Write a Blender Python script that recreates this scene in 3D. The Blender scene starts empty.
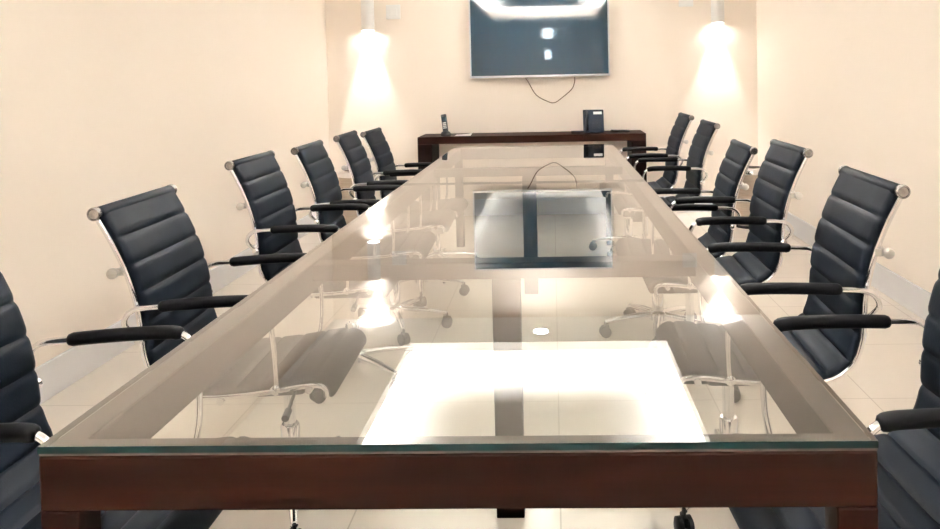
import bpy, bmesh, math, random
from mathutils import Vector, Matrix

SC = bpy.context.scene
COL = SC.collection
PI = math.pi

# ------------------------------------------------------------------ camera
cam_d = bpy.data.cameras.new('camera')
cam_d.sensor_fit = 'HORIZONTAL'
cam_d.sensor_width = 36.0
F_PX, CX, CY = 780.0, 531.6, 98.5
cam_d.lens = F_PX / 940 * 36
cam_d.shift_x = (470 - CX) / 940
cam_d.shift_y = (CY - 264.5) / 940
cam_d.clip_start = 0.02
cam = bpy.data.objects.new('camera', cam_d)
COL.objects.link(cam)
pit, yaw, rol = 0.027, -0.027, -0.020
fwd = Vector((math.sin(yaw) * math.cos(pit), math.cos(yaw) * math.cos(pit), -math.sin(pit)))
rt = Vector((math.cos(yaw), -math.sin(yaw), 0))
up = rt.cross(fwd)
r2 = rt * math.cos(rol) + up * math.sin(rol)
u2 = r2.cross(fwd)
M = Matrix((r2, u2, -fwd)).transposed().to_4x4()
M.translation = Vector((0, 0, 1.26))
cam.matrix_world = M
SC.camera = cam

# ------------------------------------------------------------------ world, exposure
w = bpy.data.worlds.new('world')
SC.world = w
w.use_nodes = True
w.node_tree.nodes['Background'].inputs[0].default_value = (0.9, 0.95, 1.0, 1)
w.node_tree.nodes['Background'].inputs[1].default_value = 0.4
SC.view_settings.view_transform = 'Standard'
SC.view_settings.look = 'None'
SC.view_settings.exposure = 2.15
SC.view_settings.gamma = 1.0
SC.cycles.max_bounces = 14
SC.cycles.diffuse_bounces = 6
SC.cycles.glossy_bounces = 6
SC.cycles.transparent_max_bounces = 24
SC.cycles.caustics_reflective = False
SC.cycles.caustics_refractive = False
SC.cycles.sample_clamp_indirect = 6
SC.cycles.use_denoising = True

COVE = 330.0          # cove strips
DOWN = 1.5          # recessed ceiling lights (W each)
SPOT = 22.0          # sconce spots (W each)


# ------------------------------------------------------------------ materials
def mat(name, col, rough=0.5, metal=0.0, spec=0.5, emit=None, es=0.0, coat=0.0):
    m = bpy.data.materials.new(name)
    m.use_nodes = True
    b = m.node_tree.nodes['Principled BSDF']
    b.inputs['Base Color'].default_value = (*col, 1)
    b.inputs['Roughness'].default_value = rough
    b.inputs['Metallic'].default_value = metal
    b.inputs['Specular IOR Level'].default_value = spec
    b.inputs['Coat Weight'].default_value = coat
    b.inputs['Coat Roughness'].default_value = 0.08
    if emit:
        b.inputs['Emission Color'].default_value = (*emit, 1)
        b.inputs['Emission Strength'].default_value = es
    return m


def nd(m, t):
    return m.node_tree.nodes.new(t)


def lk(m, a, b):
    m.node_tree.links.new(a, b)


def noise_variation(m, c1, c2, scale=(1, 1, 1), nscale=5.0, detail=4, bump=0.0, bscale=None):
    b = m.node_tree.nodes['Principled BSDF']
    tc = nd(m, 'ShaderNodeTexCoord')
    mp = nd(m, 'ShaderNodeMapping')
    mp.inputs['Scale'].default_value = scale
    no = nd(m, 'ShaderNodeTexNoise')
    no.inputs['Scale'].default_value = nscale
    no.inputs['Detail'].default_value = detail
    rp = nd(m, 'ShaderNodeValToRGB')
    rp.color_ramp.elements[0].color = (*c1, 1)
    rp.color_ramp.elements[1].color = (*c2, 1)
    rp.color_ramp.elements[0].position = 0.35
    rp.color_ramp.elements[1].position = 0.65
    lk(m, tc.outputs['Object'], mp.inputs['Vector'])
    lk(m, mp.outputs['Vector'], no.inputs['Vector'])
    lk(m, no.outputs['Fac'], rp.inputs['Fac'])
    lk(m, rp.outputs['Color'], b.inputs['Base Color'])
    if bump:
        n2 = nd(m, 'ShaderNodeTexNoise')
        n2.inputs['Scale'].default_value = bscale or nscale
        n2.inputs['Detail'].default_value = 3
        lk(m, tc.outputs['Object'], n2.inputs['Vector'])
        bp = nd(m, 'ShaderNodeBump')
        bp.inputs['Strength'].default_value = bump
        bp.inputs['Distance'].default_value = 0.004
        lk(m, n2.outputs['Fac'], bp.inputs['Height'])
        lk(m, bp.outputs['Normal'], b.inputs['Normal'])
    return m


WALL = noise_variation(mat('cream_wall_paint', (0.86, 0.79, 0.72), 0.6), (0.86, 0.78, 0.70), (0.87, 0.793, 0.718), nscale=1.3, bump=0.05, bscale=160)
CEIL = noise_variation(mat('white_ceiling_paint', (0.86, 0.85, 0.83), 0.8), (0.85, 0.84, 0.82), (0.87, 0.86, 0.84), nscale=2)
SKIRT = noise_variation(mat('pale_grey_skirting', (0.8, 0.8, 0.83), 0.25), (0.79, 0.79, 0.82), (0.83, 0.83, 0.85), nscale=3)
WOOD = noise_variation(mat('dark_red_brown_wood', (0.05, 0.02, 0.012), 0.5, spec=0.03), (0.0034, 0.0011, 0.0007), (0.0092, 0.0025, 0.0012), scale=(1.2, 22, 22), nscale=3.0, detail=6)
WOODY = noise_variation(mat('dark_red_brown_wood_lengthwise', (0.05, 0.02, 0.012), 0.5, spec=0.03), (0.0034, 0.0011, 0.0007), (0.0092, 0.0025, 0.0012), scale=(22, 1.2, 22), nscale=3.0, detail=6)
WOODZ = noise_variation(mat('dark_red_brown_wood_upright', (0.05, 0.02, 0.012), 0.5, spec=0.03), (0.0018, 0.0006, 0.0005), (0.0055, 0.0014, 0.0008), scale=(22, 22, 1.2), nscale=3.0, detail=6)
LEATHER = noise_variation(mat('black_ribbed_leather', (0.012, 0.014, 0.018), 0.5, spec=0.03), (0.0013, 0.0021, 0.0036), (0.0020, 0.0031, 0.0050), nscale=14, bump=0.12, bscale=300)
PADM = noise_variation(mat('black_arm_padding', (0.008, 0.008, 0.010), 0.45, spec=0.03), (0.0012, 0.0012, 0.0014), (0.0020, 0.0020, 0.0023), nscale=20)
CHROME = noise_variation(mat('polished_chrome', (0.80, 0.80, 0.82), 0.10, metal=1.0), (0.78, 0.78, 0.80), (0.83, 0.83, 0.85), nscale=8)
BLACKP = noise_variation(mat('black_plastic', (0.012, 0.012, 0.013), 0.45, spec=0.1), (0.004, 0.004, 0.0045), (0.007, 0.007, 0.008), nscale=30)
BINM = noise_variation(mat('tan_brushed_steel', (0.5, 0.43, 0.36), 0.35, metal=1.0), (0.46, 0.39, 0.32), (0.56, 0.48, 0.41), scale=(1, 1, 40), nscale=6)
CAP = noise_variation(mat('dark_chrome_cap', (0.5, 0.48, 0.47), 0.22, metal=1.0), (0.24, 0.225, 0.22), (0.36, 0.34, 0.33), nscale=60)  # end-cap metal, finely mottled and toned darker than the frame chrome
DARKTUBE = noise_variation(mat('dark_polished_steel', (0.10, 0.10, 0.11), 0.22, metal=1.0), (0.09, 0.09, 0.10), (0.12, 0.12, 0.13), nscale=12)
STEEL = noise_variation(mat('brushed_steel', (0.62, 0.60, 0.57), 0.3, metal=1.0), (0.58, 0.56, 0.53), (0.66, 0.64, 0.61), scale=(1, 1, 40), nscale=6)
SILVER = noise_variation(mat('silver_bezel', (0.72, 0.73, 0.75), 0.35), (0.62, 0.63, 0.65), (0.67, 0.68, 0.70), nscale=10)
SCREEN = noise_variation(mat('dark_glossy_screen', (0.014, 0.024, 0.032), 0.03, spec=0.6), (0.0075, 0.021, 0.034), (0.008, 0.022, 0.0355), nscale=2)
WHITEP = noise_variation(mat('white_plastic', (0.82, 0.82, 0.82), 0.4), (0.81, 0.81, 0.81), (0.84, 0.84, 0.84), nscale=10)
PAPER = noise_variation(mat('white_paper', (0.85, 0.85, 0.84), 0.8), (0.84, 0.84, 0.83), (0.87, 0.87, 0.86), nscale=10)
CABLE = noise_variation(mat('brown_cable', (0.24, 0.17, 0.12), 0.6, spec=0.1), (0.15, 0.10, 0.07), (0.18, 0.12, 0.085), nscale=10)
GASKET = noise_variation(mat('grey_brown_gasket', (0.05, 0.035, 0.028), 0.5, spec=0.2), (0.04, 0.027, 0.021), (0.06, 0.042, 0.033), nscale=30)
NAVY = noise_variation(mat('dark_blue_black_plastic', (0.012, 0.016, 0.028), 0.45, spec=0.05), (0.004, 0.006, 0.012), (0.006, 0.009, 0.016), nscale=25)
GREYP = noise_variation(mat('charcoal_plastic', (0.05, 0.05, 0.055), 0.4, spec=0.1), (0.010, 0.010, 0.013), (0.015, 0.015, 0.018), nscale=25)
DOORM = noise_variation(mat('cream_painted_door', (0.8, 0.72, 0.64), 0.5), (0.80, 0.72, 0.645), (0.83, 0.75, 0.675), scale=(20, 20, 1), nscale=3)
DAY = mat('daylit_pane', (0.8, 0.9, 1.0), 0.2, emit=(0.75, 0.9, 1.0), es=7.0)
LEDW = mat('led_strip_glow', (1, 1, 1), 0.5, emit=(1.0, 0.97, 0.92), es=COVE)
LENS = mat('lit_lamp_lens', (1, 1, 1), 0.5, emit=(1.0, 0.97, 0.92), es=14.0)


def tile_material():
    m = mat('polished_cream_floor_tile', (0.72, 0.63, 0.53), 0.15, spec=0.35)
    b = m.node_tree.nodes['Principled BSDF']
    tc = nd(m, 'ShaderNodeTexCoord')
    br = nd(m, 'ShaderNodeTexBrick')
    br.offset = 0.0
    br.inputs['Scale'].default_value = 1.0
    br.inputs['Brick Width'].default_value = 0.6
    br.inputs['Row Height'].default_value = 0.6
    br.inputs['Mortar Size'].default_value = 0.0025
    br.inputs['Mortar Smooth'].default_value = 0.2
    br.inputs['Color1'].default_value = (0.78, 0.715, 0.645, 1)
    br.inputs['Color2'].default_value = (0.76, 0.70, 0.63, 1)
    br.inputs['Mortar'].default_value = (0.58, 0.52, 0.46, 1)
    no = nd(m, 'ShaderNodeTexNoise')
    no.inputs['Scale'].default_value = 3.0
    no.inputs['Detail'].default_value = 6
    mx = nd(m, 'ShaderNodeMix')
    mx.data_type = 'RGBA'
    mx.blend_type = 'MULTIPLY'
    mx.inputs[0].default_value = 0.12
    lk(m, tc.outputs['Object'], br.inputs['Vector'])
    lk(m, tc.outputs['Object'], no.inputs['Vector'])
    lk(m, br.outputs['Color'], mx.inputs[6])
    lk(m, no.outputs['Fac'], mx.inputs[7])
    lk(m, mx.outputs[2], b.inputs['Base Color'])
    return m


TILE = tile_material()


def glass_material(ior=1.80):
    """Thin clear sheet: Fresnel reflection of both faces on the upper side, the rest passes through."""
    m = bpy.data.materials.new('clear_table_glass')
    m.use_nodes = True
    m.node_tree.nodes.clear()
    out = nd(m, 'ShaderNodeOutputMaterial')
    fr = nd(m, 'ShaderNodeFresnel')
    fr.inputs['IOR'].default_value = ior
    a1 = nd(m, 'ShaderNodeMath'); a1.operation = 'MULTIPLY'; a1.inputs[1].default_value = 2.0
    a2 = nd(m, 'ShaderNodeMath'); a2.operation = 'ADD'; a2.inputs[1].default_value = 1.0
    a3 = nd(m, 'ShaderNodeMath'); a3.operation = 'DIVIDE'
    ge = nd(m, 'ShaderNodeNewGeometry')
    a4 = nd(m, 'ShaderNodeMath'); a4.operation = 'SUBTRACT'; a4.inputs[0].default_value = 1.0
    a5 = nd(m, 'ShaderNodeMath'); a5.operation = 'MULTIPLY'
    lk(m, fr.outputs[0], a1.inputs[0]); lk(m, fr.outputs[0], a2.inputs[0])
    lk(m, a1.outputs[0], a3.inputs[0]); lk(m, a2.outputs[0], a3.inputs[1])
    lk(m, ge.outputs['Backfacing'], a4.inputs[1])
    lk(m, a3.outputs[0], a5.inputs[0]); lk(m, a4.outputs[0], a5.inputs[1])
    tr = nd(m, 'ShaderNodeBsdfTransparent')
    tr.inputs[0].default_value = (0.95, 0.965, 0.955, 1)
    gl = nd(m, 'ShaderNodeBsdfGlossy')
    gl.inputs['Roughness'].default_value = 0.0
    gl.inputs['Color'].default_value = (1, 1, 1, 1)
    mx = nd(m, 'ShaderNodeMixShader')
    lk(m, a5.outputs[0], mx.inputs[0])
    lk(m, tr.outputs[0], mx.inputs[1]); lk(m, gl.outputs[0], mx.inputs[2])
    lk(m, mx.outputs[0], out.inputs[0])
    return m


GLASS = glass_material()
GLASSEDGE = noise_variation(mat('dark_green_glass_edge', (0.01, 0.03, 0.03), 0.12, spec=0.08), (0.0015, 0.006, 0.0062), (0.0025, 0.008, 0.0082), nscale=5)


# ------------------------------------------------------------------ mesh helpers
def obj(name, bm, m, parent=None, smooth=False, auto=None):
    me = bpy.data.meshes.new(name)
    bmesh.ops.recalc_face_normals(bm, faces=bm.faces)
    bm.to_mesh(me)
    bm.free()
    if isinstance(m, (list, tuple)):
        for x in m:
            me.materials.append(x)
    else:
        me.materials.append(m)
    if smooth:
        for p in me.polygons:
            p.use_smooth = True
        if auto:
            me.set_sharp_from_angle(angle=math.radians(auto))
    o = bpy.data.objects.new(name, me)
    COL.objects.link(o)
    if parent:
        o.parent = parent
    return o


def box(bm, lo, hi, bevel=0.0, seg=2):
    v = bmesh.ops.create_cube(bm, size=1.0)['verts']
    c = [(a + b) / 2 for a, b in zip(lo, hi)]
    s = [abs(b - a) for a, b in zip(lo, hi)]
    for x in v:
        x.co = Vector((x.co.x * s[0] + c[0], x.co.y * s[1] + c[1], x.co.z * s[2] + c[2]))
    if bevel:
        es = list({e for x in v for e in x.link_edges})
        bmesh.ops.bevel(bm, geom=es, offset=bevel, segments=seg, affect='EDGES', profile=0.5)
    return bm


def bx(lo, hi, bevel=0.0, seg=2):
    return box(bmesh.new(), lo, hi, bevel, seg)


def tube(bm, pts, r, n=10, cap=True, flat=None, round_ends=False):
    """Sweep a circle (or an ellipse: flat=(rx, rz)) along the points; r may be a list."""
    P = [Vector(p) for p in pts]
    R = r if isinstance(r, (list, tuple)) else [r] * len(P)
    if round_ends:
        a, b = (P[0] - P[1]).normalized(), (P[-1] - P[-2]).normalized()
        P = [P[0] + a * R[0] * .75, P[0] + a * R[0] * .5] + P + [P[-1] + b * R[-1] * .5, P[-1] + b * R[-1] * .75]
        R = [R[0] * .55, R[0] * .85] + list(R) + [R[-1] * .85, R[-1] * .55]
    rings = []
    ref = None
    for i, p in enumerate(P):
        d = (P[min(i + 1, len(P) - 1)] - P[max(i - 1, 0)]).normalized()
        if ref is None:
            ref = Vector((1, 0, 0)) if abs(d.x) < 0.9 else Vector((0, 0, 1))
        s = (ref - d * ref.dot(d)).normalized()
        ref = s
        t = d.cross(s)
        ring = []
        for k in range(n):
            a = 2 * PI * k / n
            if flat:
                ring.append(bm.verts.new(p + s * math.cos(a) * flat[0] + t * math.sin(a) * flat[1]))
            else:
                ring.append(bm.verts.new(p + s * math.cos(a) * R[i] + t * math.sin(a) * R[i]))
        rings.append(ring)
    for A, B in zip(rings, rings[1:]):
        for k in range(n):
            bm.faces.new((A[k], A[(k + 1) % n], B[(k + 1) % n], B[k]))
    if cap:
        bm.faces.new(rings[0][::-1])
        bm.faces.new(rings[-1])
    return bm


def spline(pts, n=6):
    P = [Vector(p) for p in pts]
    out = []
    for i in range(len(P) - 1):
        p0, p1, p2, p3 = P[max(i - 1, 0)], P[i], P[i + 1], P[min(i + 2, len(P) - 1)]
        for k in range(n):
            t = k / n
            out.append(0.5 * ((2 * p1) + (p2 - p0) * t + (2 * p0 - 5 * p1 + 4 * p2 - p3) * t * t + (3 * p1 - p0 - 3 * p2 + p3) * t ** 3))
    out.append(P[-1])
    return out


def lathe(bm, prof, n=24, c=(0, 0, 0), axis='z', cap=True):
    rings = []
    c = Vector(c)
    for r, h in prof:
        ring = []
        for k in range(n):
            a = 2 * PI * k / n
            if axis == 'z':
                v = Vector((r * math.cos(a), r * math.sin(a), h))
            elif axis == 'x':
                v = Vector((h, r * math.cos(a), r * math.sin(a)))
            else:
                v = Vector((r * math.cos(a), h, r * math.sin(a)))
            ring.append(bm.verts.new(c + v))
        rings.append(ring)
    for A, B in zip(rings, rings[1:]):
        for k in range(n):
            bm.faces.new((A[k], A[(k + 1) % n], B[(k + 1) % n], B[k]))
    if cap:
        bm.faces.new(rings[0][::-1])
        bm.faces.new(rings[-1])
    return bm


def empty(name, loc=(0, 0, 0), rz=0.0):
    o = bpy.data.objects.new(name, None)
    o.empty_display_size = 0.1
    COL.objects.link(o)
    o.location = loc
    o.rotation_euler = (0, 0, rz)
    return o


def tag(o, label, cat, group=None, kind=None):
    o['label'] = label
    o['category'] = cat
    if group:
        o['group'] = group
    if kind:
        o['kind'] = kind
    return o


def struct(name, bm, m, parent=None, **k):
    o = obj(name, bm, m, parent, **k)
    if not parent:
        o['kind'] = 'structure'
    return o


def copy_tree(o, parent=None):
    c = o.copy()
    COL.objects.link(c)
    c.parent = parent
    for ch in list(o.children):
        copy_tree(ch, c)
    return c


# ------------------------------------------------------------------ room
XL, XR, YN, YF, ZC, ZT = -2.07, 1.86, -3.1, 7.136, 2.45, 2.72
T = 0.1
struct('floor', bx((XL - T, YN - T, -0.1), (XR + T, YF + T, 0)), TILE)
struct('wall_left', bx((XL - T, YN - T, 0), (XL, YF + T, ZT + .1)), WALL)
struct('wall_right', bx((XR, YN - T, 0), (XR + T, YF + T, ZT + .1)), WALL)
struct('wall_far', bx((XL, YF, 0), (XR, YF + T, ZT + .1)), WALL)
struct('wall_near', bx((XL, YN - T, 0), (XR, YN, ZT + .1)), WALL)

# ceiling: dropped border with a raised, cove-lit tray in the middle
OX0, OX1, OY0, OY1 = -1.24, 0.91, -2.3, 6.46
bm = bmesh.new()
for lo, hi in (((XL, YN), (OX0, YF)), ((OX1, YN), (XR, YF)), ((OX0, YN), (OX1, OY0)), ((OX0, OY1), (OX1, YF))):
    box(bm, (*lo, ZC), (*hi, ZC + 0.04))
lip = 0.02
for lo, hi in (((OX0 - lip, OY0 - lip), (OX0, OY1 + lip)), ((OX1, OY0 - lip), (OX1 + lip, OY1 + lip)),
               ((OX0, OY0 - lip), (OX1, OY0)), ((OX0, OY1), (OX1, OY1 + lip))):
    box(bm, (*lo, ZC + 0.04), (*hi, ZC + 0.075))
box(bm, (XL, YN, ZT), (XR, YF, ZT + 0.1))
struct('ceiling', bm, CEIL)

# skirting boards
SKH = 0.15
struct('baseboard_left', bx((XL, YN, 0), (XL + 0.014, YF, SKH), 0.003), SKIRT)
struct('baseboard_right', bx((XR - 0.014, YN, 0), (XR, YF, SKH), 0.003), SKIRT)
struct('baseboard_far', bx((XL + 0.014, YF - 0.014, 0), (XR - 0.014, YF, SKH), 0.003), SKIRT)

# door with two small lit panes in the wall behind the camera
DX0, DX1 = -0.52, 0.38
dr = struct('door_1', bx((DX0, YN, 0.0), (DX1, YN + 0.04, 2.05), 0.003), DOORM)
bm = bmesh.new()
box(bm, (DX0 - 0.08, YN, 0), (DX0, YN + 0.06, 2.42), 0.004)
box(bm, (DX1, YN, 0), (DX1 + 0.08, YN + 0.06, 2.42), 0.004)
box(bm, (DX0, YN, 2.34), (DX1, YN + 0.06, 2.42), 0.004)
box(bm, (DX0, YN, 2.05), (DX1, YN + 0.06, 2.11), 0.004)
obj('door_frame', bm, DOORM, dr)
obj('window_pane', bx((-0.15, YN + 0.035, 1.66), (-0.02, YN + 0.046, 1.85)), DAY, dr)
obj('window_pane', bx((-0.18, YN + 0.035, 2.12), (0.02, YN + 0.046, 2.33)), DAY, dr)
bm = bmesh.new()
tube(bm, [(DX1 - .07, YN + .04, 1.0), (DX1 - .07, YN + .09, 1.0), (DX1 - .19, YN + .09, 1.0)], 0.009)
obj('door_handle', bm, CHROME, dr, smooth=True, auto=50)

# cove strips lying on the ledge of the dropped border
for lab, lo, hi in (('along the left ledge', (OX0 - .09, OY0 + .1), (OX0 - .06, OY1 - .1)), ('along the right ledge', (OX1 + .06, OY0 + .1), (OX1 + .09, OY1 - .1)),
                    ('along the far ledge', (OX0 + .05, OY1 + .06), (OX1 - .05, OY1 + .09)), ('along the near ledge', (OX0 + .05, OY0 - .09), (OX1 - .05, OY0 - .06))):
    s = obj('cove_light_strip', bx((*lo, ZC + .04), (*hi, ZC + .052)), LEDW)
    tag(s, 'white light strip hidden ' + lab + ' of the ceiling tray', 'light strip', 'cove light strips')

# recessed lights in the dropped border
def ceiling_light(x, y, label):
    t = empty('recessed_ceiling_light', (x, y, ZC))
    tag(t, label, 'ceiling light')
    bm = bmesh.new()
    lathe(bm, [(0.062, -0.001), (0.08, -0.006), (0.082, 0.0), (0.062, 0.0), (0.062, -0.001)], 28, cap=False)
    obj('trim_ring', bm, WHITEP, t, smooth=True, auto=40)
    bm = bmesh.new()
    lathe(bm, [(0.0601, -0.0035), (0.0601, -0.0008)], 28)
    obj('lens', bm, LENS, t)
    ld = bpy.data.lights.new('ceiling_lamp', 'AREA')
    ld.shape = 'DISK'
    ld.size = 0.11
    ld.energy = DOWN
    ld.color = (1.0, 0.96, 0.90)
    lo = bpy.data.objects.new('lamp', ld)
    COL.objects.link(lo)
    lo.parent = t
    lo.location = (0, 0, -0.007)


ceiling_light(-0.14, 6.72, 'round recessed ceiling light above the gap between table and television wall')

# ------------------------------------------------------------------ conference table
TX0, TX1, TY0, TY1, TZ = -0.7405, 0.4396, 1.0736, 5.8456, 0.75
GT = 0.010
tb = empty('conference_table', ((TX0 + TX1) / 2, (TY0 + TY1) / 2, 0))
tag(tb, 'long dark brown wooden conference table with a clear glass top', 'table')
cx, cy = tb.location.x, tb.location.y


def tbox(lo, hi, bev=0.003):
    return bx((lo[0] - cx, lo[1] - cy, lo[2]), (hi[0] - cx, hi[1] - cy, hi[2]), bev)


def glass_pane(y0, y1):
    bm = tbox((TX0, y0, TZ - GT), (TX1, y1, TZ), 0)
    bmesh.ops.recalc_face_normals(bm, faces=bm.faces)
    for f in bm.faces:
        f.material_index = 0 if abs(f.normal.z) > 0.9 else 1
    g = obj('glass_top', bm, [GLASS, GLASSEDGE], tb)
    g['label'] = 'clear glass sheet of the table top'


ymid = 3.81
glass_pane(TY0, ymid - 0.0015)
glass_pane(ymid + 0.0015, TY1)
AZ0, AZ1, AT = TZ - 0.094, TZ - GT - 0.004, 0.045
LW = 0.056
obj('apron', tbox((TX0, TY0, AZ0), (TX1, TY0 + AT, AZ1), 0.004), WOOD, tb)
obj('apron', tbox((TX0, TY1 - AT, AZ0), (TX1, TY1, AZ1), 0.004), WOOD, tb)
obj('apron', tbox((TX0, TY0 + AT, AZ0), (TX0 + AT, TY1 - AT, AZ1), 0.004), WOODY, tb)
obj('apron', tbox((TX1 - AT, TY0 + AT, AZ0), (TX1, TY1 - AT, AZ1), 0.004), WOODY, tb)
BY = (2.195, 4.50)
for y in BY:
    obj('cross_beam', tbox((TX0 + AT, y, TZ - 0.060), (TX1 - AT, y + 0.07, AZ1), 0.002), WOOD, tb)
for x in (TX0, TX1 - LW):
    for y in (TY0, TY1 - LW):
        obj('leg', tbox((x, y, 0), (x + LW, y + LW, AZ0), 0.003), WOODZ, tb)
for y in BY:
    xc = -0.143 if y < 3 else -0.145
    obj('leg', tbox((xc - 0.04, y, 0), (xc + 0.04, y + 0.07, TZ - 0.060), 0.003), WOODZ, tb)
# dark gasket strips that carry the glass on the frame
for lo, hi in (((TX0 + .001, TY0 + .001), (TX1 - .001, TY0 + AT)), ((TX0 + .001, TY1 - AT), (TX1 - .001, TY1 - .001)),
               ((TX0 + .001, TY0 + AT), (TX0 + AT, TY1 - AT)), ((TX1 - AT, TY0 + AT), (TX1 - .001, TY1 - AT))):
    obj('glass_gasket', tbox((*lo, AZ1), (*hi, TZ - GT), 0), GASKET, tb)


# ------------------------------------------------------------------ office chair (faces local +Y)
HW = 0.215            # half width of the sling
PROF = [(0.178, 0.362), (0.175, 0.388), (0.150, 0.405), (0.09, 0.404), (0.02, 0.396), (-0.08, 0.389), (-0.165, 0.389), (-0.235, 0.402),
        (-0.284, 0.440), (-0.307, 0.50), (-0.312, 0.56), (-0.318, 0.63), (-0.338, 0.72), (-0.372, 0.81), (-0.413, 0.893)]
PS = spline([(0, a, b) for a, b in PROF], 10)
ISPLIT = 8 * 10        # the corner between seat and back


def sling(i0, i1, period, phase=0.0, roll=False):
    pts = PS[i0:i1 + 1]
    bm = bmesh.new()
    xs = [-HW, -HW + 0.006, -HW + 0.02, -0.12, 0, 0.12, HW - 0.02, HW - 0.006, HW]
    fx = [0.25, 0.75, 1, 1, 1, 1, 1, 0.75, 0.25]
    # resample finely
    L = [0.0]
    for a, b in zip(pts, pts[1:]):
        L.append(L[-1] + (b - a).length)
    tot = L[-1]
    nr = max(1, round(tot / period))
    N = nr * 10
    S = []
    j = 0
    for k in range(N + 1):
        d = tot * k / N
        while j < len(L) - 2 and L[j + 1] < d:
            j += 1
        t = (d - L[j]) / max(1e-9, L[j + 1] - L[j])
        S.append(pts[j].lerp(pts[j + 1], t))
    top, bot = [], []
    for k, p in enumerate(S):
        d = (S[min(k + 1, N)] - S[max(k - 1, 0)]).normalized()
        n = Vector((0, -d.z, d.y))          # towards the sitter
        if n.z < 0 and k < 3 and i0 == 0:
            pass
        u = (k % 10) / 10
        bulge = min(1.0, 2.3 * math.sin(PI * u)) if 0 < u < 1 else 0.0
        if roll and k > N - 5:
            bulge = 1.0
        th = 0.009 + 0.007 * bulge
        tr, br_ = [], []
        for x, f in zip(xs, fx):
            q = Vector((x, p.y, p.z))
            tr.append(bm.verts.new(q - n * th * f))
            br_.append(bm.verts.new(q + n * (0.005 + 0.005 * bulge) * f))
        top.append(tr)
        bot.append(br_)
    m = len(xs)
    for k in range(N):
        for i in range(m - 1):
            bm.faces.new((top[k][i], top[k][i + 1], top[k + 1][i + 1], top[k + 1][i]))
            bm.faces.new((bot[k][i], bot[k + 1][i], bot[k + 1][i + 1], bot[k][i + 1]))
        bm.faces.new((top[k][0], top[k + 1][0], bot[k + 1][0], bot[k][0]))
        bm.faces.new((top[k][-1], bot[k][-1], bot[k + 1][-1], top[k + 1][-1]))
    for k in (0, N):
        for i in range(m - 1):
            bm.faces.new((top[k][i], bot[k][i], bot[k][i + 1], top[k][i + 1]))
    return bm


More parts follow.
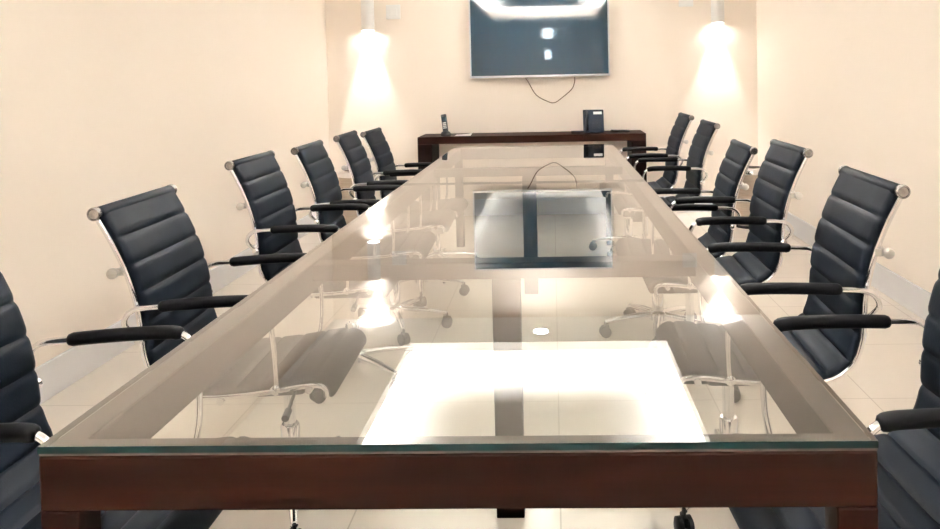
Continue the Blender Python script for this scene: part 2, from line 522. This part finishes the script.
def make_chair():
    t = empty('office_chair')
    obj('seat', sling(0, ISPLIT, 0.072), LEATHER, t, smooth=True, auto=60)
    back = obj('backrest', sling(ISPLIT, len(PS) - 1, 0.081, roll=True), LEATHER, t, smooth=True, auto=60)
    # leather roll round the top tube
    bm = bmesh.new()
    yt, zt = PROF[-1]
    lathe(bm, [(0.015, -HW + .001), (0.0195, -HW + 0.008), (0.0195, HW - 0.008), (0.015, HW - .001)], 20, (0, yt - 0.003, zt + 0.002), 'x')
    obj('top_roll', bm, LEATHER, t, smooth=True, auto=50)
    for s in (-1, 1):
        pts = []
        for k, p in enumerate(PS):
            d = (PS[min(k + 1, len(PS) - 1)] - PS[max(k - 1, 0)]).normalized()
            pts.append(Vector((s * (HW - 0.003), p.y - d.z * 0.011, p.z + d.y * 0.011)))
        bm = bmesh.new()
        tube(bm, pts, 0.01, 8, flat=(0.005, 0.008))
        obj('side_frame', bm, CHROME, t, smooth=True, auto=50)
        bm = bmesh.new()
        e0, e1 = s * HW, s * (HW + 0.018)
        lathe(bm, [(0.0165, e0), (0.0185, e0 + s * .003), (0.0185, e1 - s * .003), (0.015, e1), (0.013, e1 - s * .003), (0.004, e1 - s * .003)], 20, (0, yt - 0.006, zt + 0.004), 'x')
        obj('end_cap', bm, CAP, t, smooth=True, auto=35)
    # brace behind the back with its two round ends
    bm = bmesh.new()
    yb, zb = -0.376, 0.735
    tube(bm, [(-HW - 0.008, yb, zb), (-0.1, yb - 0.012, zb), (0.1, yb - 0.012, zb), (HW + 0.008, yb, zb)], 0.008, 10)
    for s in (-1, 1):
        a = s * (HW + 0.006)
        lathe(bm, [(0.011, a), (0.0145, a + s * .003), (0.0145, a + s * .013), (0.010, a + s * .016)], 16, (0, yb - 0.004, zb), 'x')
        box(bm, (s * HW - .006, yb - 0.004, zb - 0.010), (s * HW - .001, yb + 0.026, zb + 0.010))
    obj('back_brace', bm, STEEL, t, smooth=True, auto=40)
    # arms: chrome loop with a long black sleeve
    for s in (-1, 1):
        xa, xr = s * 0.250, s * (HW + 0.004)
        za = 0.645
        loop = spline([(xr, -0.322, 0.555), (s * .243, -0.350, 0.598), (xa, -0.322, 0.638), (xa, -0.24, za), (xa, -0.15, za + .003), (xa, -0.05, za + .003),
                       (xa, 0.008, za - .003), (xa, 0.036, za - .034), (xa * .99, 0.042, za - .10), (s * .238, 0.042, 0.455), (xr, 0.035, 0.394)], 8)
        bm = bmesh.new()
        tube(bm, loop, 0.0075, 10)
        lathe(bm, [(0.012, xr - s * .004), (0.014, xr), (0.014, xr + s * .014), (0.009, xr + s * .018)], 14, (0, -0.322, 0.555), 'x')
        lathe(bm, [(0.012, xr - s * .004), (0.014, xr), (0.014, xr + s * .012), (0.009, xr + s * .016)], 14, (0, 0.035, 0.394), 'x')
        arm = obj('armrest', bm, CHROME, t, smooth=True, auto=50)
        i0, i1 = 24, 48
        bm = bmesh.new()
        tube(bm, loop[i0:i1], 0.0155, 14, round_ends=True)
        obj('arm_sleeve', bm, PADM, arm, smooth=True, auto=60)
    # seat cross bars and tilt mechanism
    for y, z in ((0.12, 0.384), (-0.12, 0.366)):
        bm = bmesh.new()
        tube(bm, [(-HW - .004, y, z), (HW + .004, y, z)], 0.010, 10)
        obj('seat_crossbar', bm, CHROME, t, smooth=True, auto=50)
    bm = bmesh.new()
    box(bm, (-0.085, -0.145, 0.322), (0.085, 0.15, 0.372), 0.012)
    box(bm, (-0.13, -0.06, 0.336), (0.13, 0.08, 0.364), 0.010)
    obj('tilt_mechanism', bm, BLACKP, t)
    bm = bmesh.new()
    tube(bm, spline([(0.08, 0.05, 0.35), (0.17, 0.06, 0.345), (0.225, 0.065, 0.335)], 5), 0.005, 8)
    tube(bm, [(0.225, 0.065, 0.335), (0.262, 0.067, 0.329)], 0.010, 10)
    obj('tilt_lever', bm, BLACKP, t, smooth=True, auto=50)
    bm = bmesh.new()
    lathe(bm, [(0.017, 0.20), (0.017, 0.368)], 18)
    lathe(bm, [(0.028, 0.085), (0.028, 0.235), (0.024, 0.24)], 18)
    obj('gas_lift', bm, CHROME, t, smooth=True, auto=40)
    bm = bmesh.new()
    lathe(bm, [(0.030, 0.070), (0.045, 0.074), (0.045, 0.108), (0.032, 0.118)], 20)
    RB = 0.262
    angs = [math.radians(90 + 72 * k) for k in range(5)]
    for a in angs:
        d = Vector((math.cos(a), math.sin(a), 0))
        tube(bm, [d * 0.03 + Vector((0, 0, .096)), d * 0.15 + Vector((0, 0, .088)), d * RB + Vector((0, 0, .072))], [0.019, 0.016, 0.011], 10)
    obj('star_base', bm, CHROME, t, smooth=True, auto=50)
    for k, a in enumerate(angs):
        bm = bmesh.new()
        c = Vector((math.cos(a) * RB, math.sin(a) * RB, 0))
        lathe(bm, [(0.006, 0.04), (0.006, 0.074)], 8, c)
        for s in (-1, 1):
            h0, h1 = s * 0.006, s * 0.024
            lathe(bm, [(0.020, h0), (0.0268, h0 + s * .002), (0.0268, h1 - s * .004), (0.018, h1)], 16, (0, 0, 0.0268), 'x')
        box(bm, (-0.006, -0.02, 0.03), (0.006, 0.02, 0.058), 0.004)
        rot = Matrix.Translation(c) @ Matrix.Rotation(a * 1.7 + 0.5, 4, 'Z')
        # wheels and hood were made at the origin: move them out to the arm end
        for v in bm.verts[16:]:
            v.co = rot @ v.co
        obj('caster', bm, BLACKP, t, smooth=True, auto=40)
    return t


chair0 = make_chair()
FIXED = ('star_base', 'caster', 'gas_lift')
for ch in chair0.children_recursive:            # seat height setting
    if not ch.name.startswith(FIXED):
        ch.data.transform(Matrix.Translation((0, 0, 0.043)))
GRP = 'black ribbed chairs round the table'
# x, y, turn (deg from facing the table), lift of the sling, base turn, recline (deg), label
RIGHT = [
    (0.520, 1.52, 3, 0.0, 20, 0, 'black ribbed chair at the right edge of the photo, nearest the camera'),
    (0.505, 2.31, -2, 0.0, -20, 0, 'black ribbed chair second from the camera on the right side'),
    (0.550, 3.22, 0, 0.010, 46, 0, 'black ribbed chair third from the camera on the right side'),
    (0.492, 3.78, -2, -0.032, 10, 0, 'black ribbed chair fourth from the camera on the right side, set lower'),
    (0.580, 5.00, 0, 0.0, 30, 0, 'black ribbed chair second from the television wall on the right side'),
    (0.525, 5.565, 0, 0.022, -15, 0, 'black ribbed chair nearest the television wall on the right side'),
]
LEFT = [
    (-0.850, 1.485, 0, 0.0, 25, 3, 'black ribbed chair cut off by the left edge, nearest the camera'),
    (-0.805, 2.29, 2, -0.014, 0, 2, 'black ribbed chair second from the camera on the left side'),
    (-0.860, 3.26, 0, -0.004, 35, 0, 'black ribbed chair third from the camera on the left side'),
    (-0.820, 3.91, 2, -0.008, 0, 0, 'black ribbed chair fourth from the camera on the left side'),
    (-0.795, 4.54, 2, 0.0, -10, 0, 'black ribbed chair second from the television wall on the left side'),
    (-0.788, 5.14, 0, -0.022, 15, 0, 'black ribbed chair nearest the television wall on the left side'),
]
first = True
for side, rows in ((1, RIGHT), (-1, LEFT)):
    for x, y, turn, dz, spin, tilt, lab in rows:
        c = chair0 if first else copy_tree(chair0)
        first = False
        c.location = (x, y, 0)
        c.rotation_euler = (0, 0, side * PI / 2 + math.radians(turn))
        for ch in c.children:
            if not ch.name.startswith(FIXED):
                R = Matrix.Rotation(math.radians(tilt), 3, 'X')
                pv = Vector((0, -0.17, 0.43))
                ch.location = pv - R @ pv + Vector((0, 0, dz))
                ch.rotation_euler.x = math.radians(tilt)
            else:
                ch.rotation_euler.z = math.radians(spin)
        tag(c, lab, 'chair', GRP)

# ------------------------------------------------------------------ credenza against the television wall
CZ = 0.762
CX0, CX1, CY0, CY1 = -1.175, 0.795, 6.70, YF - 0.016
cr = empty('credenza', ((CX0 + CX1) / 2, (CY0 + CY1) / 2, 0))
tag(cr, 'long dark brown credenza under the television against the wall', 'credenza')
q = cr.location


def cbox(lo, hi, b=0.003):
    return bx((lo[0] - q.x, lo[1] - q.y, lo[2]), (hi[0] - q.x, hi[1] - q.y, hi[2]), b)


obj('top', cbox((CX0, CY0, CZ - 0.062), (CX1, CY1, CZ)), WOOD, cr)
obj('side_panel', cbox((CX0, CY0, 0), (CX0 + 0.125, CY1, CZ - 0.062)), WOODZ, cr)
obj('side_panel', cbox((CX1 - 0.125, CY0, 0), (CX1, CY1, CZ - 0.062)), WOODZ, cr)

# ------------------------------------------------------------------ television
TVX0, TVX1, TVZ0, TVZ1 = -0.745, 0.522, 1.262, 1.992
tv = empty('television', ((TVX0 + TVX1) / 2, YF - 0.001, TVZ0))
tag(tv, 'large flat television with a thin silver frame on the far wall', 'television')
hw, hh = (TVX1 - TVX0) / 2, TVZ1 - TVZ0
obj('housing', bx((-hw + 0.012, -0.055, 0.012), (hw - 0.012, -0.02, hh - 0.012), 0.006), BLACKP, tv)
bm = bmesh.new()
box(bm, (-hw, -0.068, 0), (hw, -0.045, 0.019), 0.002)
box(bm, (-hw, -0.068, hh - 0.012), (hw, -0.045, hh), 0.002)
box(bm, (-hw, -0.068, 0.019), (-hw + 0.012, -0.045, hh - 0.012), 0.002)
box(bm, (hw - 0.012, -0.068, 0.019), (hw, -0.045, hh - 0.012), 0.002)
obj('bezel', bm, SILVER, tv)
obj('screen', bx((-hw + 0.012, -0.064, 0.019), (hw - 0.012, -0.05, hh - 0.012)), SCREEN, tv)
bm = bmesh.new()
box(bm, (-0.25, -0.021, 0.15), (0.25, 0.0, 0.5), 0.003)
obj('wall_bracket', bm, BLACKP, tv)
bm = bmesh.new()
pts = spline([(-0.245, YF - .03, 1.257), (-0.22, YF - .012, 1.22), (-0.15, YF - .009, 1.10), (-0.04, YF - .009, 1.035), (0.01, YF - .009, 1.025),
              (0.06, YF - .009, 1.05), (0.17, YF - .009, 1.14), (0.20, YF - .012, 1.20), (0.205, YF - .03, 1.257)], 8)
tube(bm, pts, 0.0045, 8)
tag(obj('television_cable', bm, CABLE, smooth=True, auto=60), 'brown cable hanging in a loop below the television', 'cable')


# ------------------------------------------------------------------ wall sconces (light up and down)
def sconce(x, label):
    z0, z1, r = 1.715, 2.06, 0.058
    t = empty('wall_sconce', (x, YF, z0))
    tag(t, label, 'wall lamp', 'wall sconces beside the television')
    H = z1 - z0
    bm = bmesh.new()
    lathe(bm, [(r - .004, 0.0), (r, 0.0), (r, H), (r - .004, H), (r - .004, H - .02), (r - .004, 0.02), (r - .004, 0.0)], 32, (0, -0.075, 0), cap=False)
    obj('shade', bm, WHITEP, t, smooth=True, auto=40)
    obj('wall_mount', bx((-0.03, -0.02, H / 2 - 0.05), (0.03, 0.0, H / 2 + 0.05), 0.003), WHITEP, t)
    for z in (0.03, H - 0.03):
        bm = bmesh.new()
        lathe(bm, [(r - .0045, z - .004), (r - .0045, z + .004)], 24, (0, -0.075, 0))
        obj('lens', bm, LENS, t)
    for z, rx in ((0.02, 0), (H - 0.02, PI)):
        ld = bpy.data.lights.new('sconce_lamp', 'SPOT')
        ld.energy = SPOT
        ld.color = (1.0, 0.97, 0.92)
        ld.spot_size = math.radians(50)
        ld.spot_blend = 0.55
        ld.shadow_soft_size = 0.03
        lo = bpy.data.objects.new('lamp', ld)
        COL.objects.link(lo)
        lo.parent = t
        lo.location = (0, -0.075, z)
        lo.rotation_euler = (rx, 0, 0)


sconce(-1.665, 'white cylinder wall lamp left of the television, shining up and down')
sconce(1.495, 'white cylinder wall lamp right of the television, shining up and down')

for x, z, lab in ((-1.445, 1.885, 'small white square wall plate beside the left wall lamp'), (1.225, 1.94, 'small white square wall plate beside the right wall lamp')):
    t = empty('wall_plate', (x, YF, z))
    tag(t, lab, 'wall plate', 'wall plates')
    obj('plate', bx((-0.066, -0.010, -0.066), (0.066, 0, 0.066), 0.004), WHITEP, t)
    obj('rocker', bx((-0.035, -0.014, -0.035), (0.035, -0.009, 0.035), 0.002), WHITEP, t)

# ------------------------------------------------------------------ things on the credenza
# cordless phone in its cradle
ph = empty('cordless_phone', (-0.94, 6.79, CZ))
tag(ph, 'dark cordless phone standing in its charging cradle on the left of the credenza', 'phone')
bm = bmesh.new()
lathe(bm, [(0.040, 0.0), (0.047, 0.006), (0.045, 0.022), (0.034, 0.038), (0.020, 0.044)], 24)
obj('cradle', bm, BLACKP, ph, smooth=True, auto=40)
bm = bmesh.new()
box(bm, (-0.0235, -0.014, 0.0), (0.0235, 0.014, 0.165), 0.008, 3)
R = Matrix.Translation((0, 0.0, 0.030)) @ Matrix.Rotation(math.radians(-8), 4, 'Y') @ Matrix.Rotation(math.radians(-14), 4, 'X')
bm.transform(R)
hs = obj('handset', bm, GREYP, ph, smooth=True, auto=40)
bm = bx((-0.017, -0.0155, 0.105), (0.017, -0.0135, 0.140), 0.001)
bm.transform(R)
obj('display', bm, SCREEN, hs)
bm = bmesh.new()
for r in range(4):
    for c in range(3):
        box(bm, (-0.015 + c * .0105, -0.0158, 0.035 + r * .015), (-0.006 + c * .0105, -0.0138, 0.045 + r * .015), 0.001)
bm.transform(R)
obj('keypad', bm, STEEL, hs)

# desk phone, upright on its stand
dp = empty('desk_phone', (0.335, 6.87, CZ))
tag(dp, 'dark blue-black desk phone standing upright on the right of the credenza', 'phone')
Rd = Matrix.Translation((0.02, -0.02, 0.004)) @ Matrix.Rotation(math.radians(-18), 4, 'X')
bm = bx((-0.09, -0.016, 0.0), (0.09, 0.016, 0.205), 0.006, 3)
bm.transform(Rd)
obj('body', bm, NAVY, dp, smooth=True, auto=40)
bm = bmesh.new()
box(bm, (-0.05, 0.03, 0), (0.09, 0.11, 0.012), 0.003)
tube(bm, [(0.02, 0.1, 0.01), (0.02, 0.05, 0.14)], 0.012, 8)
obj('stand', bm, BLACKP, dp)
bm = bx((0.0, -0.0185, 0.160), (0.075, -0.0155, 0.184), 0.001)
bm.transform(Rd)
o = obj('display', bm, WHITEP, dp)
o['label'] = 'small pale display'
bm = bmesh.new()
for r in range(4):
    for c in range(3):
        box(bm, (-0.01 + c * .026, -0.019, 0.03 + r * .024), (0.008 + c * .026, -0.0155, 0.046 + r * .024), 0.001)
bm.transform(Rd)
obj('keypad', bm, GREYP, dp)
bm = bmesh.new()
tube(bm, spline([(-0.062, -0.028, 0.02), (-0.062, -0.038, 0.06), (-0.062, -0.038, 0.13), (-0.062, -0.028, 0.175)], 6), [0.017] * 6 + [0.012] * 7 + [0.017] * 6, 12, round_ends=True)
bm.transform(Rd)
obj('handset', bm, BLACKP, dp, smooth=True, auto=50)
bm = bmesh.new()
hel = []
for k in range(90):
    a = k * 0.75
    t_ = k / 89
    hel.append((-0.055 - 0.05 * math.sin(t_ * PI * .9), -0.05 + 0.04 * t_ + 0.008 * math.cos(a), 0.0125 + 0.008 * math.sin(a)))
tube(bm, hel, 0.003, 6)
obj('coiled_cord', bm, BLACKP, dp, smooth=True)

# a low dark handset rest block left of the desk phone: small junction box
bm = bmesh.new()
box(bm, (0.155, 6.77, CZ), (0.24, 6.84, CZ + 0.024), 0.006, 3)
tag(obj('adapter_box', bm, BLACKP), 'small flat black box lying just left of the desk phone', 'box')
bm = bmesh.new()
tube(bm, spline([(0.51, 6.93, CZ + .0085), (0.56, 6.89, CZ + .0085), (0.61, 6.92, CZ + .0085), (0.67, 6.89, CZ + .0085), (0.64, 6.95, CZ + .0085), (0.56, 6.96, CZ + .0085), (0.52, 6.99, CZ + .0085)], 6), 0.008, 8)
tag(obj('phone_cable', bm, BLACKP, smooth=True), 'black cable lying on the credenza right of the desk phone', 'cable')
bm = bmesh.new()
n = 10
g = [[bm.verts.new((-0.86 + 0.14 * i / n, 6.75 + 0.17 * j / n, CZ + 0.002 + 0.012 * (i / n) ** 2 * (j / n))) for j in range(n + 1)] for i in range(n + 1)]
for i in range(n):
    for j in range(n):
        bm.faces.new((g[i][j], g[i + 1][j], g[i + 1][j + 1], g[i][j + 1]))
r = bmesh.ops.solidify(bm, geom=list(bm.faces), thickness=0.0015)
tag(obj('paper_sheet', bm, PAPER, smooth=True, auto=40), 'white sheet of paper lying on the credenza beside the cordless phone', 'paper')


# ------------------------------------------------------------------ steel bins in the far corners
def bin_(x, y, label):
    t = empty('waste_bin', (x, y, 0))
    tag(t, label, 'bin', 'steel waste bins in the far corners')
    r = 0.145
    bm = bmesh.new()
    lathe(bm, [(r - .006, 0.0), (r, 0.01), (r, 0.44), (r - .004, 0.44), (r - .004, 0.012), (0.001, 0.012)], 36, cap=False)
    lathe(bm, [(0.0005, 0.0), (r - .006, 0.0)], 36, cap=False)
    obj('body', bm, BINM, t, smooth=True, auto=40)
    bm = bmesh.new()
    lathe(bm, [(r - .05, 0.486), (r + .002, 0.478), (r + .006, 0.470), (r + .006, 0.437), (r - .008, 0.437), (r - .01, 0.470), (r - .05, 0.480), (r - .05, 0.486)], 36, cap=False)
    obj('lid_ring', bm, CHROME, t, smooth=True, auto=35)
    bm = bmesh.new()
    lathe(bm, [(r + .001, 0.0), (r + .004, 0.004), (r + .004, 0.02), (r + .001, 0.024)], 36, cap=False)
    obj('base_band', bm, BLACKP, t, smooth=True, auto=35)


bin_(-1.72, 6.70, 'round brushed steel bin in the far left corner behind the chairs')
bin_(1.62, 6.45, 'round brushed steel bin in the far right corner behind the chairs')
